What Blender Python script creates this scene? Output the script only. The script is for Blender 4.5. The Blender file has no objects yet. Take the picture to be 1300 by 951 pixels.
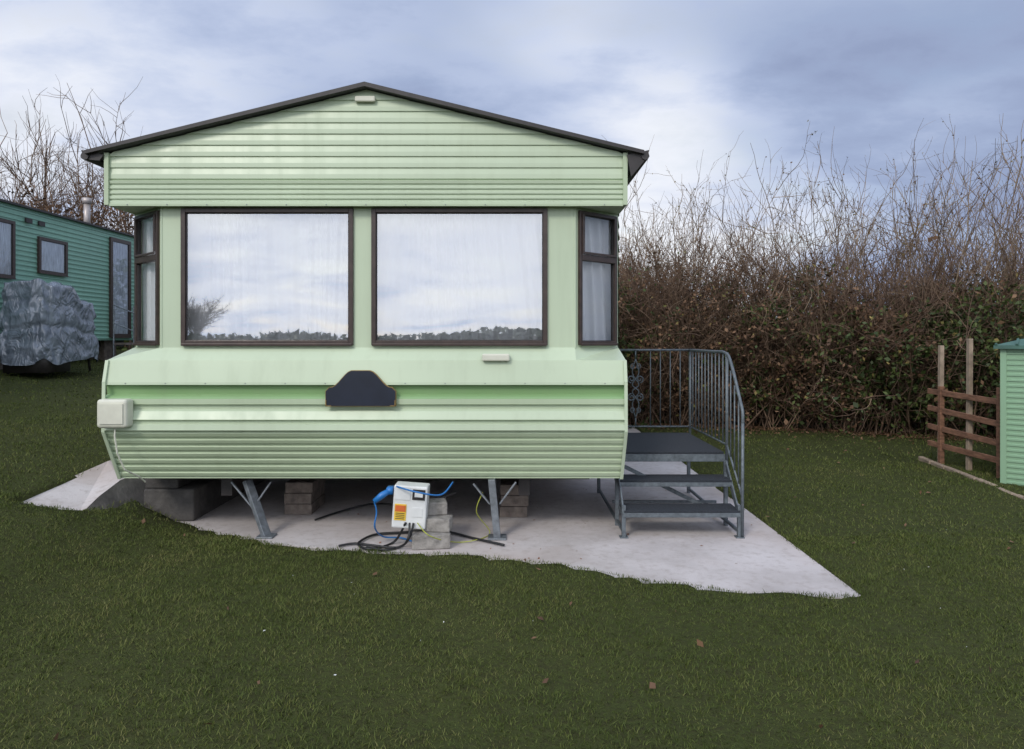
import bpy, math, random
import numpy as np
from mathutils import Vector, Matrix, noise as mnoise
random.seed(7); rng=np.random.default_rng(11)
S=bpy.context.scene
F=867.0
def P(px,py,d): return ((px-650)/F*d, d, (430-py)/F*d)

# ------------------------------------------------------------ node helpers
def N(nt,t,**k):
    n=nt.nodes.new(t)
    for a,b in k.items():
        if a=='i':
            for kk,v in b.items(): n.inputs[kk].default_value=v
        else: setattr(n,a,b)
    return n
def L(nt,a,b): nt.links.new(a,b)
def ramp(nt,fac,stops):
    r=N(nt,'ShaderNodeValToRGB'); e=r.color_ramp.elements
    while len(e)<len(stops): e.new(0.5)
    for i,(p,c) in enumerate(stops):
        e[i].position=p; e[i].color=(c[0],c[1],c[2],1) if len(c)==3 else c
    L(nt,fac,r.inputs[0]); return r.outputs[0]
def mixc(nt,f,a,b,mode='MIX'):
    m=N(nt,'ShaderNodeMix',data_type='RGBA',blend_type=mode)
    for s,v in ((m.inputs[0],f),(m.inputs[6],a),(m.inputs[7],b)):
        if hasattr(v,'links') or isinstance(v,bpy.types.NodeSocket): L(nt,v,s)
        else: s.default_value=v if isinstance(v,(int,float)) else (*v[:3],1)
    return m.outputs[2]
def mth(nt,op,a,b=None,c=None,clamp=False):
    m=N(nt,'ShaderNodeMath',operation=op); m.use_clamp=clamp
    for i,v in enumerate((a,b,c)):
        if v is None: continue
        if isinstance(v,bpy.types.NodeSocket): L(nt,v,m.inputs[i])
        else: m.inputs[i].default_value=v
    return m.outputs[0]
def newmat(name):
    m=bpy.data.materials.new(name); m.use_nodes=True; nt=m.node_tree
    return m,nt,nt.nodes['Principled BSDF']
def noiseN(nt,scale,detail=5,rough=.55,vscale=(1,1,1),dist=0.0):
    tc=N(nt,'ShaderNodeTexCoord'); mp=N(nt,'ShaderNodeMapping',i={'Scale':vscale})
    L(nt,tc.outputs['Object'],mp.inputs[0])
    n=N(nt,'ShaderNodeTexNoise',i={'Scale':scale,'Detail':detail,'Roughness':rough,'Distortion':dist})
    L(nt,mp.outputs[0],n.inputs['Vector']); return n.outputs[0]
def simple(name,col,rough=.6,var=.25,scale=8,bump=0.0,metal=0.0,vscale=(1,1,1),bscale=None):
    m,nt,b=newmat(name)
    n=noiseN(nt,scale,4,.6,vscale)
    dk=tuple(c*(1-var) for c in col); lt=tuple(min(1,c*(1+var)) for c in col)
    L(nt,ramp(nt,n,[(.3,dk),(.7,lt)]),b.inputs['Base Color'])
    b.inputs['Roughness'].default_value=rough; b.inputs['Metallic'].default_value=metal
    if bump>0:
        n2=noiseN(nt,bscale or scale*6,3,.6)
        bp=N(nt,'ShaderNodeBump',i={'Strength':bump,'Distance':.01}); L(nt,n2,bp.inputs['Height'])
        L(nt,bp.outputs[0],b.inputs['Normal'])
    return m
def paint(name,col,dirt=(.22,.25,.16)):
    m,nt,b=newmat(name)
    n1=noiseN(nt,3.0,4,.6,(3.5,3.5,.35)); n2=noiseN(nt,1.2,2,.5); n3=noiseN(nt,60,3,.7)
    c=ramp(nt,n2,[(.3,tuple(x*.95 for x in col)),(.7,tuple(min(1,x*1.04) for x in col))])
    f=mth(nt,'MULTIPLY',ramp(nt,n1,[(.5,(0,0,0)),(.8,(1,1,1))]),.16)
    c=mixc(nt,f,c,dirt)
    f2=mth(nt,'MULTIPLY',ramp(nt,n3,[(.6,(0,0,0)),(.78,(1,1,1))]),.07)
    c=mixc(nt,f2,c,dirt)
    L(nt,c,b.inputs['Base Color'])
    L(nt,ramp(nt,n1,[(.3,(.3,)*3),(.8,(.5,)*3)]),b.inputs['Roughness'])
    b.inputs['Specular IOR Level'].default_value=.45
    n4=noiseN(nt,5,1,.5)
    bp=N(nt,'ShaderNodeBump',i={'Strength':.3,'Distance':.006}); L(nt,n4,bp.inputs['Height']); L(nt,bp.outputs[0],b.inputs['Normal'])
    return m
def leafmat(name,stops,rough=.6,clump=2.0):
    m,nt,b=newmat(name)
    g=N(nt,'ShaderNodeNewGeometry')
    n=noiseN(nt,clump,2,.6)
    f=mth(nt,'ADD',mth(nt,'MULTIPLY',g.outputs['Random Per Island'],.6),mth(nt,'MULTIPLY',n,.55))
    f=mth(nt,'SUBTRACT',f,.08,clamp=True)
    c=ramp(nt,f,stops); L(nt,c,b.inputs['Base Color'])
    b.inputs['Roughness'].default_value=rough; b.inputs['Specular IOR Level'].default_value=.25
    return m

# ------------------------------------------------------------ mesh helpers
def link(ob,parent=None):
    S.collection.objects.link(ob)
    if parent: ob.parent=parent
    return ob
def empty(name):
    e=bpy.data.objects.new(name,None); link(e); e.empty_display_size=.2; return e
class MB:
    def __init__(s): s.v=[];s.f=[];s.m=[];s.M=Matrix.Identity(4)
    def add(s,vs,fs,m=0):
        o=len(s.v); s.v+= [tuple(s.M@Vector(v)) for v in vs]; s.f+=[tuple(i+o for i in f) for f in fs]; s.m+=[m]*len(fs)
    def box(s,x0,x1,y0,y1,z0,z1,m=0):
        s.add([(x0,y0,z0),(x1,y0,z0),(x1,y1,z0),(x0,y1,z0),(x0,y0,z1),(x1,y0,z1),(x1,y1,z1),(x0,y1,z1)],
              [(0,3,2,1),(4,5,6,7),(0,1,5,4),(1,2,6,5),(2,3,7,6),(3,0,4,7)],m)
    def beam(s,a,b,w,h,m=0):
        a=Vector(a);b=Vector(b);d=b-a;l=d.length
        q=d.to_track_quat('Y','Z').to_matrix().to_4x4(); old=s.M
        s.M=old@Matrix.Translation(a)@q; s.box(-w/2,w/2,0,l,-h/2,h/2,m); s.M=old
    def tube(s,pts,r,n=6,m=0,cap=True):
        pts=[Vector(p) for p in pts]; k=len(pts); rs=r if isinstance(r,(list,tuple)) else [r]*k
        vs=[];fs=[]; up=Vector((0.13,.21,.97)); prev=None
        for i,p in enumerate(pts):
            t=(pts[min(i+1,k-1)]-pts[max(i-1,0)]).normalized()
            if prev is None:
                a=t.cross(up); a=a.normalized() if a.length>.05 else t.cross(Vector((1,0,0))).normalized()
            else:
                a=prev-t*prev.dot(t); a.normalize()
            prev=a; b=t.cross(a)
            for j in range(n):
                an=2*math.pi*j/n; vs.append(p+(a*math.cos(an)+b*math.sin(an))*rs[i])
        for i in range(k-1):
            for j in range(n):
                fs.append((i*n+j,i*n+(j+1)%n,(i+1)*n+(j+1)%n,(i+1)*n+j))
        if cap: fs+= [tuple(range(n-1,-1,-1)),tuple((k-1)*n+j for j in range(n))]
        s.add(vs,fs,m)
    def prism(s,poly,y0,y1,m=0):  # poly in xz
        n=len(poly); vs=[(x,y0,z) for x,z in poly]+[(x,y1,z) for x,z in poly]
        s.add(vs,[tuple(range(n)),tuple(range(2*n-1,n-1,-1))]+[(i,i+n,(i+1)%n+n,(i+1)%n) for i in range(n)],m)
    def obj(s,name,mats,parent=None,smooth=False,bevel=0.0,seg=2):
        me=bpy.data.meshes.new(name); me.from_pydata(s.v,[],s.f); 
        for mm in mats: me.materials.append(mm)
        me.polygons.foreach_set('material_index',s.m)
        if smooth: me.polygons.foreach_set('use_smooth',[True]*len(s.f))
        me.update(); ob=bpy.data.objects.new(name,me); link(ob,parent)
        if bevel:
            b=ob.modifiers.new('b','BEVEL'); b.width=bevel; b.segments=seg; b.limit_method='ANGLE'; b.harden_normals=False
        return ob
def npmesh(name,V,Fc,mats,parent=None,smooth=False,mi=None):
    V=np.asarray(V,dtype=np.float32).reshape(-1,3); Fc=np.asarray(Fc,dtype=np.int32); k=Fc.shape[1]
    me=bpy.data.meshes.new(name); me.vertices.add(len(V)); me.vertices.foreach_set('co',V.ravel())
    me.loops.add(Fc.size); me.loops.foreach_set('vertex_index',Fc.ravel())
    me.polygons.add(len(Fc)); me.polygons.foreach_set('loop_start',np.arange(0,Fc.size,k,dtype=np.int32))
    for mm in mats: me.materials.append(mm)
    if mi is not None: me.polygons.foreach_set('material_index',np.asarray(mi,dtype=np.int32))
    if smooth: me.polygons.foreach_set('use_smooth',np.ones(len(Fc),dtype=bool))
    me.update(calc_edges=True); me.validate()
    ob=bpy.data.objects.new(name,me); return link(ob,parent)
def nrm(a): return a/np.maximum(np.linalg.norm(a,axis=-1,keepdims=True),1e-9)
def grow(base,d,length,K=6,wob=.18,up=.03):
    n=len(base); pts=np.zeros((n,K,3)); pts[:,0]=base; d=nrm(d.copy())
    for k in range(1,K):
        d=d+rng.normal(0,wob,(n,3)); d[:,2]+=up; d=nrm(d)
        pts[:,k]=pts[:,k-1]+d*(length/(K-1))[:,None]
    return pts
def kids(pts,n,t0,t1,spread,l0,l1,K=5,wob=.2,up=.05):
    N_,Kp,_=pts.shape; i=rng.integers(0,N_,n); t=rng.uniform(t0,t1,n)*(Kp-1.001); k=t.astype(int); fr=(t-k)[:,None]
    b=pts[i,k]*(1-fr)+pts[i,k+1]*fr; d=nrm(pts[i,k+1]-pts[i,k])+rng.normal(0,spread,(n,3))
    return grow(b,d,rng.uniform(l0,l1,n),K,wob,up)
def strandmesh(groups):  # (pts,r0,r1)
    VV=[];FF=[];o=0
    for pts,r0,r1 in groups:
        n,K,_=pts.shape; t=nrm(pts[:,-1]-pts[:,0]); a=nrm(np.cross(t,rng.normal(0,1,(n,3)))); b=np.cross(t,a)
        r=np.linspace(r0,r1,K)[None,:,None,None]*rng.uniform(.7,1.3,(n,1,1,1))
        an=np.arange(3)*2*math.pi/3; off=a[:,None,:]*np.cos(an)[None,:,None]+b[:,None,:]*np.sin(an)[None,:,None]
        v=pts[:,:,None,:]+off[:,None,:,:]*r; VV.append(v.reshape(-1,3))
        idx=np.arange(n*K*3).reshape(n,K,3)+o
        A=idx[:,:-1,:]; B=np.roll(idx,-1,axis=2)[:,:-1,:]; C=np.roll(idx,-1,axis=2)[:,1:,:]; D=idx[:,1:,:]
        FF.append(np.stack([A,B,C,D],-1).reshape(-1,4)); o+=n*K*3
    return np.concatenate(VV),np.concatenate(FF)
def leaves(C,size,flat=1.0):
    n=len(C); nn=rng.normal(0,1,(n,3)); nn[:,2]*=flat; nn=nrm(nn); a=nrm(np.cross(nn,rng.normal(0,1,(n,3)))); b=np.cross(nn,a)
    s=size*rng.uniform(.55,1.35,(n,1)); w=s*rng.uniform(.4,.75,(n,1))
    V=np.stack([C-a*s,C+b*w+nn*s*.15,C+a*s,C-b*w+nn*s*.15],1).reshape(-1,3)
    return V,np.arange(n*4).reshape(n,4)

# ------------------------------------------------------------ world
w=bpy.data.worlds.new("World"); S.world=w; w.use_nodes=True; nt=w.node_tree
bg=nt.nodes['Background']; bg.inputs[1].default_value=.1
SUN=Vector((-.40,-.72,.62)).normalized()
sky=N(nt,'ShaderNodeTexSky',sky_type='NISHITA'); sky.sun_disc=False
sky.sun_elevation=math.asin(SUN.z); sky.sun_rotation=math.atan2(SUN.x,SUN.y)
tc=N(nt,'ShaderNodeTexCoord'); sp=N(nt,'ShaderNodeSeparateXYZ'); L(nt,tc.outputs['Generated'],sp.inputs[0])
den=mth(nt,'ADD',mth(nt,'MAXIMUM',sp.outputs[2],0.0),.20)
cb=N(nt,'ShaderNodeCombineXYZ'); L(nt,mth(nt,'DIVIDE',sp.outputs[0],den),cb.inputs[0]); L(nt,mth(nt,'DIVIDE',sp.outputs[1],den),cb.inputs[1])
def cn(scale,detail,rough,dist,vs=(1,1,1),loc=(0,0,0)):
    mp=N(nt,'ShaderNodeMapping',i={'Scale':vs,'Location':loc}); L(nt,cb.outputs[0],mp.inputs[0])
    n=N(nt,'ShaderNodeTexNoise',i={'Scale':scale,'Detail':detail,'Roughness':rough,'Distortion':dist}); L(nt,mp.outputs[0],n.inputs['Vector']); return n.outputs[0]
big=cn(.85,3,.5,.5,(1,1.2,1),(3.1,1.7,0)); fine=cn(1.9,7,.60,.12,(1,1.35,1),(7,2,0))
val=mth(nt,'ADD',mth(nt,'MULTIPLY',big,.5),mth(nt,'MULTIPLY',fine,.5))
def blob(u,v,yy,c0,c1,amp):
    d=Vector((u,yy,v)).normalized()
    vm=N(nt,'ShaderNodeVectorMath',operation='DOT_PRODUCT'); L(nt,tc.outputs['Generated'],vm.inputs[0]); vm.inputs[1].default_value=d
    mr=N(nt,'ShaderNodeMapRange',interpolation_type='SMOOTHSTEP',i={'From Min':math.cos(math.radians(c0)),'From Max':math.cos(math.radians(c1)),'To Min':0,'To Max':amp}); L(nt,vm.outputs['Value'],mr.inputs[0]); return mr.outputs[0]
for a in (blob(.24,.12,1,17,2,.19),blob(.10,.30,1,14,2,.09),blob(.62,.26,1,19,8,-.10),blob(-.6,.20,1,18,2,.09),
          blob(0,.25,-1,80,20,.17)):  # last blob added to lift the unseen sky behind camera, mirrored in the windows
    val=mth(nt,'ADD',val,a)
cc=ramp(nt,val,[(.33,(3.0,3.65,5.5)),(.42,(3.7,4.5,6.5)),(.50,(4.9,5.7,7.7)),(.57,(6.2,6.9,8.6)),(.66,(8.2,8.6,9.6)),(.78,(9.6,9.8,10.2))])
gap=ramp(nt,fine,[(.50,(0,0,0)),(.7,(.35,.35,.35))])
csky=mixc(nt,gap,cc,sky.outputs[0])
glow=mth(nt,'ADD',1.0,blob(-.2,.55,-1,95,15,.75))   # broad brightening of the unseen sky behind camera, added to light the front
vs_=N(nt,'ShaderNodeVectorMath',operation='SCALE'); L(nt,csky,vs_.inputs[0]); L(nt,glow,vs_.inputs['Scale'])
L(nt,vs_.outputs[0],bg.inputs[0])

sl=bpy.data.lights.new('sun','SUN'); sl.energy=1.5; sl.angle=math.radians(14); sl.color=(1,.94,.85)
so=link(bpy.data.objects.new('sun',sl)); so.rotation_euler=(-SUN).to_track_quat('-Z','Y').to_euler(); so.location=(-5,-8,10)
cam=bpy.data.cameras.new('camera'); co=link(bpy.data.objects.new('camera',cam)); S.camera=co
cam.sensor_width=36; cam.lens=F/1300*36; cam.shift_y=-45.5/1300; cam.clip_end=2000; cam.clip_start=.05
co.rotation_euler=(math.pi/2,0,0)
S.view_settings.view_transform='Standard'; S.view_settings.look='None'; S.view_settings.exposure=0

# ------------------------------------------------------------ materials
GREEN=paint('green_painted_aluminium',(.42,.505,.345))
GREENB=paint('green_painted_aluminium_pale',(.475,.56,.405))
GREENM=paint('green_groove_shade',(.22,.36,.165))  # panel green made darker for the shade of the inset groove
GREEN2=paint('mid_green_aluminium',(.21,.40,.31),(.10,.18,.12))
DARKF=simple('dark_brown_window_frame',(.045,.029,.024),.4,.3,20)
BLACK=simple('black_trim',(.026,.022,.022),.5,.3,15)
STEEL=simple('galvanised_steel',(.20,.22,.24),.5,.3,25,.1,.5)
RAIL=simple('grey_painted_steel',(.12,.14,.155),.5,.3,30,.1,.3)
BRICK=simple('concrete_block',(.17,.14,.12),.9,.4,14,.5)
DARKB=simple('shade_dark_concrete',(.075,.07,.065),.9,.5,7,.6)  # concrete darkened to carry the shadow on the retaining side
DECK=simple('dark_grip_tread',(.028,.033,.042),.9,.4,90,.6)
CREAM=simple('cream_plastic',(.60,.60,.50),.4,.1,6)
WHITE=simple('white_plastic',(.66,.67,.66),.4,.12,6)
WOOD=simple('weathered_timber',(.20,.10,.06),.85,.45,10,.4,vscale=(1,1,4))
PALEW=simple('pale_timber',(.30,.23,.17),.85,.3,10,.4)
BLUE=simple('blue_plastic',(.02,.16,.45),.4,.1)
RUBBER=simple('black_rubber_cable',(.015,.015,.016),.5,.2)
YEL=simple('yellow_label',(.75,.50,.05),.5,.1); YC=simple('yellow_green_cable',(.35,.38,.05),.5,.2)
NAVY=simple('navy_plaque_face',(.012,.016,.03),.35,.2); GOLD=simple('brass_trim',(.35,.24,.10),.4,.2,30,0,.8)
ROOF=simple('roof_felt',(.09,.09,.1),.8,.3,10,.3)
CURT,nt,b=newmat('net_curtain'); b.inputs['Base Color'].default_value=(.9,.91,.93,1); b.inputs['Roughness'].default_value=.9
t=N(nt,'ShaderNodeBsdfTranslucent',i={'Color':(.8,.82,.85,1)}); mx=N(nt,'ShaderNodeMixShader',i={0:.10}); L(nt,b.outputs[0],mx.inputs[1]); L(nt,t.outputs[0],mx.inputs[2]); L(nt,mx.outputs[0],nt.nodes['Material Output'].inputs[0])
def glassmat(name,fac,tint=(.97,.98,.99)):
    m,nt,b=newmat(name); nt.nodes.remove(b)
    tr=N(nt,'ShaderNodeBsdfTransparent',i={'Color':(*tint,1)}); gl=N(nt,'ShaderNodeBsdfGlossy',i={'Color':(.97,.98,1,1),'Roughness':.01})
    n=noiseN(nt,1.1,1,.4,(1,1,1.8)); bp=N(nt,'ShaderNodeBump',i={'Strength':.16,'Distance':.02}); L(nt,n,bp.inputs['Height']); L(nt,bp.outputs[0],gl.inputs['Normal'])
    fr=N(nt,'ShaderNodeFresnel',i={'IOR':1.5}); f=mth(nt,'ADD',fr.outputs[0],fac,clamp=True)
    mx=N(nt,'ShaderNodeMixShader'); L(nt,f,mx.inputs[0]); L(nt,tr.outputs[0],mx.inputs[1]); L(nt,gl.outputs[0],mx.inputs[2]); L(nt,mx.outputs[0],nt.nodes['Material Output'].inputs[0]); return m
GLASS=glassmat('window_glass',.34); GLASSB=glassmat('bay_side_glass',.05)
CONC,nt,b=newmat('concrete_slab_surface')
n1=noiseN(nt,1.1,6,.65); n2=noiseN(nt,14,4,.7); n3=noiseN(nt,160,2,.6)
c=ramp(nt,n1,[(.28,(.38,.345,.33)),(.5,(.53,.49,.48)),(.72,(.62,.58,.575))])
c=mixc(nt,mth(nt,'MULTIPLY',ramp(nt,n2,[(.50,(0,0,0)),(.72,(1,1,1))]),.5),c,(.30,.25,.22))
n5=noiseN(nt,.5,4,.6); c=mixc(nt,mth(nt,'MULTIPLY',ramp(nt,n5,[(.48,(0,0,0)),(.66,(1,1,1))]),.55),c,(.40,.31,.26))
L(nt,c,b.inputs['Base Color']); b.inputs['Roughness'].default_value=.85
bp=N(nt,'ShaderNodeBump',i={'Strength':.5,'Distance':.005}); L(nt,mth(nt,'ADD',n3,n2),bp.inputs['Height']); L(nt,bp.outputs[0],b.inputs['Normal'])
SOIL,nt,b=newmat('lawn_soil')
n1=noiseN(nt,.7,4,.6); n2=noiseN(nt,30,4,.75)
c=mixc(nt,n1,(.042,.058,.016),(.07,.08,.026)); c=mixc(nt,ramp(nt,n2,[(.35,(0,0,0)),(.7,(1,1,1))]),c,(.04,.04,.018))
L(nt,c,b.inputs['Base Color']); b.inputs['Roughness'].default_value=1; b.inputs['Specular IOR Level'].default_value=.1
bp=N(nt,'ShaderNodeBump',i={'Strength':.8,'Distance':.02}); L(nt,n2,bp.inputs['Height']); L(nt,bp.outputs[0],b.inputs['Normal'])
GRASS,nt,b=newmat('grass_blades'); g_=N(nt,'ShaderNodeNewGeometry'); n1=noiseN(nt,1.0,3,.6); n2=noiseN(nt,6.5,3,.6)
f=mth(nt,'ADD',mth(nt,'MULTIPLY',g_.outputs['Random Per Island'],.42),mth(nt,'ADD',mth(nt,'MULTIPLY',n1,.6),mth(nt,'MULTIPLY',n2,.55)))
f=mth(nt,'SUBTRACT',f,.30,clamp=True)
c=ramp(nt,f,[(.12,(.034,.050,.012)),(.38,(.066,.090,.020)),(.6,(.103,.122,.032)),(.8,(.155,.15,.055)),(.95,(.24,.20,.10))])
L(nt,c,b.inputs['Base Color']); b.inputs['Roughness'].default_value=.65; b.inputs['Specular IOR Level'].default_value=.15

# ------------------------------------------------------------ terrain
SLAB=np.array([(-2.95,5.3),(-2.38,5.09),(-1.66,4.73),(-.9,4.55),(-.25,4.40),(.47,4.13),(.8,3.95),(1.12,3.84),(1.5,3.79),(1.93,3.73),(1.95,5.86),(1.97,13.5),(-2.95,13.5)])
PATH=np.array([(-3.5,4.70),(-3.02,4.75),(-2.9,5.24),(-2.9,13.5),(-3.5,13.5)])
def sdist(x,y,poly):
    d=np.full(x.shape,1e9); ins=np.zeros(x.shape,bool); n=len(poly)
    for i in range(n):
        x0,y0=poly[i]; x1,y1=poly[(i+1)%n]; ex,ey=x1-x0,y1-y0
        t=np.clip(((x-x0)*ex+(y-y0)*ey)/(ex*ex+ey*ey),0,1); d=np.minimum(d,np.hypot(x-x0-t*ex,y-y0-t*ey))
        c=((y0>y)!=(y1>y))&(x<(x1-x0)*(y-y0)/((y1-y0)+1e-12)+x0); ins^=c
    return np.where(ins,-d,d)
def sm(t): t=np.clip(t,0,1); return t*t*(3-2*t)
def H(x,y):
    t=np.clip(-2.2-x,0,12); r=.8*(t/5.6)**.7*sm(t/.95); r=np.minimum(r,.95)
    yy=np.clip(y-5,0,9)*.018*sm((-x-2)/2)
    z=-1.405+r+yy+.018*np.sin(x*2.1+1)*np.sin(y*1.7)+.010*np.sin(x*6.3+y*3)*np.sin(y*5.1-x*2)+.006*np.sin(x*13-y*4)*np.sin(y*11+x*5)
    z-=.04*sm((x-2)/4)
    far=sm((np.hypot(x,y)-25)/40); z=z*(1-far)+(-1.45)*far
    s1=sdist(x,y,SLAB); z=np.where(s1<0,z+(-1.52-z)*sm(-s1/.12),z)
    s2=sdist(x,y,PATH); z=np.where(s2<0,z+(-1.5-z)*sm(-s2/.1),z)
    return z
def axis(a,b,st,far):
    c=np.arange(a,b+1e-6,st); g=[]; v=st
    p=b
    while p<far: v*=1.35; p+=v; g.append(p)
    g2=[];v=st;p=a
    while p>-far: v*=1.35; p-=v; g2.append(p)
    return np.concatenate([g2[::-1],c,g])
xs=axis(-10,9,.1,600); ys=axis(-1,14,.1,600)
X,Y=np.meshgrid(xs,ys); Z=H(X,Y); ny,nx=X.shape
idx=np.arange(nx*ny).reshape(ny,nx)
Fq=np.stack([idx[:-1,:-1],idx[:-1,1:],idx[1:,1:],idx[1:,:-1]],-1).reshape(-1,4)
npmesh('ground',np.stack([X,Y,Z],-1),Fq,[SOIL],smooth=True)

def blades(n,xa,xb,ya,yb,h,wd):
    x=rng.uniform(xa,xb,n); y=rng.uniform(ya,yb,n)
    k=(np.abs(x)<y*.80+.6)&(sdist(x,y,SLAB)>.0-rng.exponential(.014,n))&(sdist(x,y,PATH)>-.01)
    x=x[k];y=y[k];n=len(x); z=H(x,y)-.004
    z=np.maximum(z,-1.45)
    clump=.45+.5*(np.sin(x*3.1+np.sin(y*2.3)*2)*np.sin(y*3.7+np.sin(x*1.9)*2)*.5+.5)+.55*(np.sin(x*17+np.sin(y*13)*2)*np.sin(y*19+np.sin(x*11)*2)*.5+.5)
    hh=h*rng.uniform(.45,1.25,n)*clump; an=rng.uniform(0,2*math.pi,n); le=rng.uniform(0,1.6,n)*hh; la=rng.uniform(0,2*math.pi,n)
    c=np.stack([x,y,z],-1); s=np.stack([np.cos(an),np.sin(an),0*an],-1)*wd*.5*rng.uniform(.7,1.3,(n,1))
    mid=c+np.stack([np.cos(la)*le*.35,np.sin(la)*le*.35,hh*.6],-1); tip=c+np.stack([np.cos(la)*le,np.sin(la)*le,hh],-1)
    V=np.stack([c-s,c+s,mid+s*.7,mid-s*.7,tip],1)
    q=np.arange(n)[:,None]*5; T=np.concatenate([q+np.array([[0,1,2]]),q+np.array([[0,2,3]]),q+np.array([[3,2,4]])])
    return V.reshape(-1,3),T
parts=[blades(210000,-3.8,3.8,1.9,4.9,.019,.0035),blades(100000,-7.5,7,4.5,8,.023,.006),blades(50000,-12,10,8,15,.028,.012)]
VV=[];TT=[];o=0
for V,T in parts: VV.append(V);TT.append(T+o);o+=len(V)
npmesh('grass',np.concatenate(VV),np.concatenate(TT),[GRASS])

# slab + path
mb=MB(); n=len(SLAB); mb.add([(x,y,-1.42) for x,y in SLAB]+[(x,y,-1.62) for x,y in SLAB],[tuple(range(n)),tuple(range(2*n-1,n-1,-1))]+[(i,i+n,(i+1)%n+n,(i+1)%n) for i in range(n)])
mb.obj('concrete_slab',[CONC])
mb=MB(); A=(-3.52,4.66,-1.17);Fp=(-3.03,4.72,-1.26);G=(-3.1,5.4,-1.12);G1=(-3.06,5.05,-1.17);B=(-3.1,13.4,-1.0);C=(-3.54,13.4,-1.0)
A2=(-3.55,6,-1.075);G2=(-3.1,6,-1.10)
f0=(-3.0,4.78,-1.5);g1=(-2.92,5.0,-1.5);g0=(-2.88,5.24,-1.5);b0=(-2.88,13.4,-1.5);a0=(-3.52,4.66,-1.5);c0=(-3.54,13.4,-1.5);g2=(-2.88,6,-1.5);a2=(-3.55,6,-1.5)
pv=[A,Fp,G1,G,G2,B,C,A2,a0,f0,g1,g0,g2,b0,c0,a2]
mb.add(pv,[(0,1,2,3,4,7),(7,4,5,6)],0)
mb.add(pv,[(0,8,9,1),(1,9,10,2),(2,10,11,3),(3,11,12,4),(4,12,13,5),(7,15,8,0),(6,14,15,7),(5,13,14,6)],1)
mb.obj('concrete_path',[CONC,simple('rough_concrete_edge',(.20,.18,.165),.9,.45,5,.6)])
mb=MB(); mb.box(-2.86,-2.47,5.30,6.9,-1.419,-1.17); mb.box(-2.86,-2.60,5.32,6.8,-1.168,-1.02); mb.obj('concrete_footing',[DARKB],None,bevel=.012)  # dark block added; its colour puts in the shadow beside the path

# ------------------------------------------------------------ main caravan
car=empty('static_caravan'); CX=-1.01; XL=CX-1.8; XR=CX+1.8; YB=12.6
def lap(z1,z0,n,y,amp=.011,lip=.006,back=0.0):
    p=(z1-z0)/n; o=[]
    for i in range(n):
        t=z1-i*p; yy=y+back*i/n
        o+=[(t,yy),(t-p*.55,yy-amp*.9),(t-p+lip,yy-amp),(t-p+.001,yy-amp*.5)]
    o.append((z0,y+back)); return o
def extr(mb,prof,w0,w1,m=0,mf=None):
    vs=[]
    for z,y in prof: vs+=[(w0(z),y,z),(w1(z),y,z)]
    o=len(prof)
    for i in range(o-1):
        mb.add([vs[2*i],vs[2*i+1],vs[2*i+3],vs[2*i+2]],[(0,3,2,1)],m if mf is None else mf(i,prof[i][0]))
PK=1.725; SL=.245
hw=lambda z:min(1.8,max(.001,(PK-z)/SL))
prof=lap(1.73,1.105,8,4.742,.009,.005)
prof=[p for p in prof]+[(1.10,4.744),(1.092,4.725),(1.075,4.728)]
z=1.07
for i in range(4):
    prof+=[(z,4.738),(z-.008,4.738),(z-.015,4.728),(z-.030,4.728)]; z-=.035
prof+=[(.930,4.742),(.925,4.75)]
mb=MB(); extr(mb,prof,lambda z:CX-hw(z),lambda z:CX+hw(z),0,lambda i,z:1)
mb.box(XL-.004,XR+.004,4.752,5.098,.925,.937,1)
for x in (XL,XR): mb.box(x-.01,x+.01,4.745,5.10,.93,1.29)
mb.box(XL-.008,XL+.022,4.716,4.752,.925,1.285); mb.box(XR-.022,XR+.008,4.716,4.752,.925,1.285)
mb.box(XL+.022,XR-.022,4.722,4.752,.918,.934)
mb.obj('gable_front',[GREEN,GREENB],car)
lp=[(-.062,4.800),(-.15,4.735),(-.30,4.700),(-.318,4.698),(-.325,4.735),(-.385,4.742),(-.40,4.712),(-.415,4.700),(-.452,4.700),(-.46,4.722),(-.485,4.724),(-.50,4.700),(-.555,4.676),(-.566,4.700),(-.580,4.700),(-.590,4.680),(-.628,4.676),(-.64,4.705)]
z=-.64;y=4.700
for i in range(7):
    dz=.0505; dy=.026
    lp+=[(z-.006,y+.007+dy*.1),(z-.014,y-.003+dy*.25),(z-.036,y-.003+dy*.7),(z-.044,y+.008+dy*.85)]; z-=dz; y+=dy
lp+=[(-.998,4.885),(-1.0,4.90)]
mb=MB()
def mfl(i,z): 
    return 2 if -.40<=z<=-.318 else (1 if z>-.33 or -.65<z<=-.455 else 0)  # shade of the groove and light on up-facing bands put into the greens
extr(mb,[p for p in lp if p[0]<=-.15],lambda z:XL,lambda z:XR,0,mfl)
W0=(XL,5.10);W1=(CX-1.453,4.80);W2=(CX+1.453,4.80);W3=(XR,5.10)
o=[(XL,4.735,-.15),(CX-1.453,4.735,-.15),(CX+1.453,4.735,-.15),(XR,4.735,-.15)]
i_=[(XL,5.10,-.062),(CX-1.453,4.80,-.062),(CX+1.453,4.80,-.062),(XR,5.10,-.062)]
mb.add(o+i_,[(0,1,5,4),(1,2,6,5),(2,3,7,6)],1)
for x in (XL,XR):
    poly=[(x,p[1],p[0]) for p in lp if p[0]<=-.15]
    mb.add(poly+[(x,5.1,-1.0),(x,5.10,-.062)],[tuple(range(len(poly)+2))],0)
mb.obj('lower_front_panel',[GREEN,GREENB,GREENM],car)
mb=MB()
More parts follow.
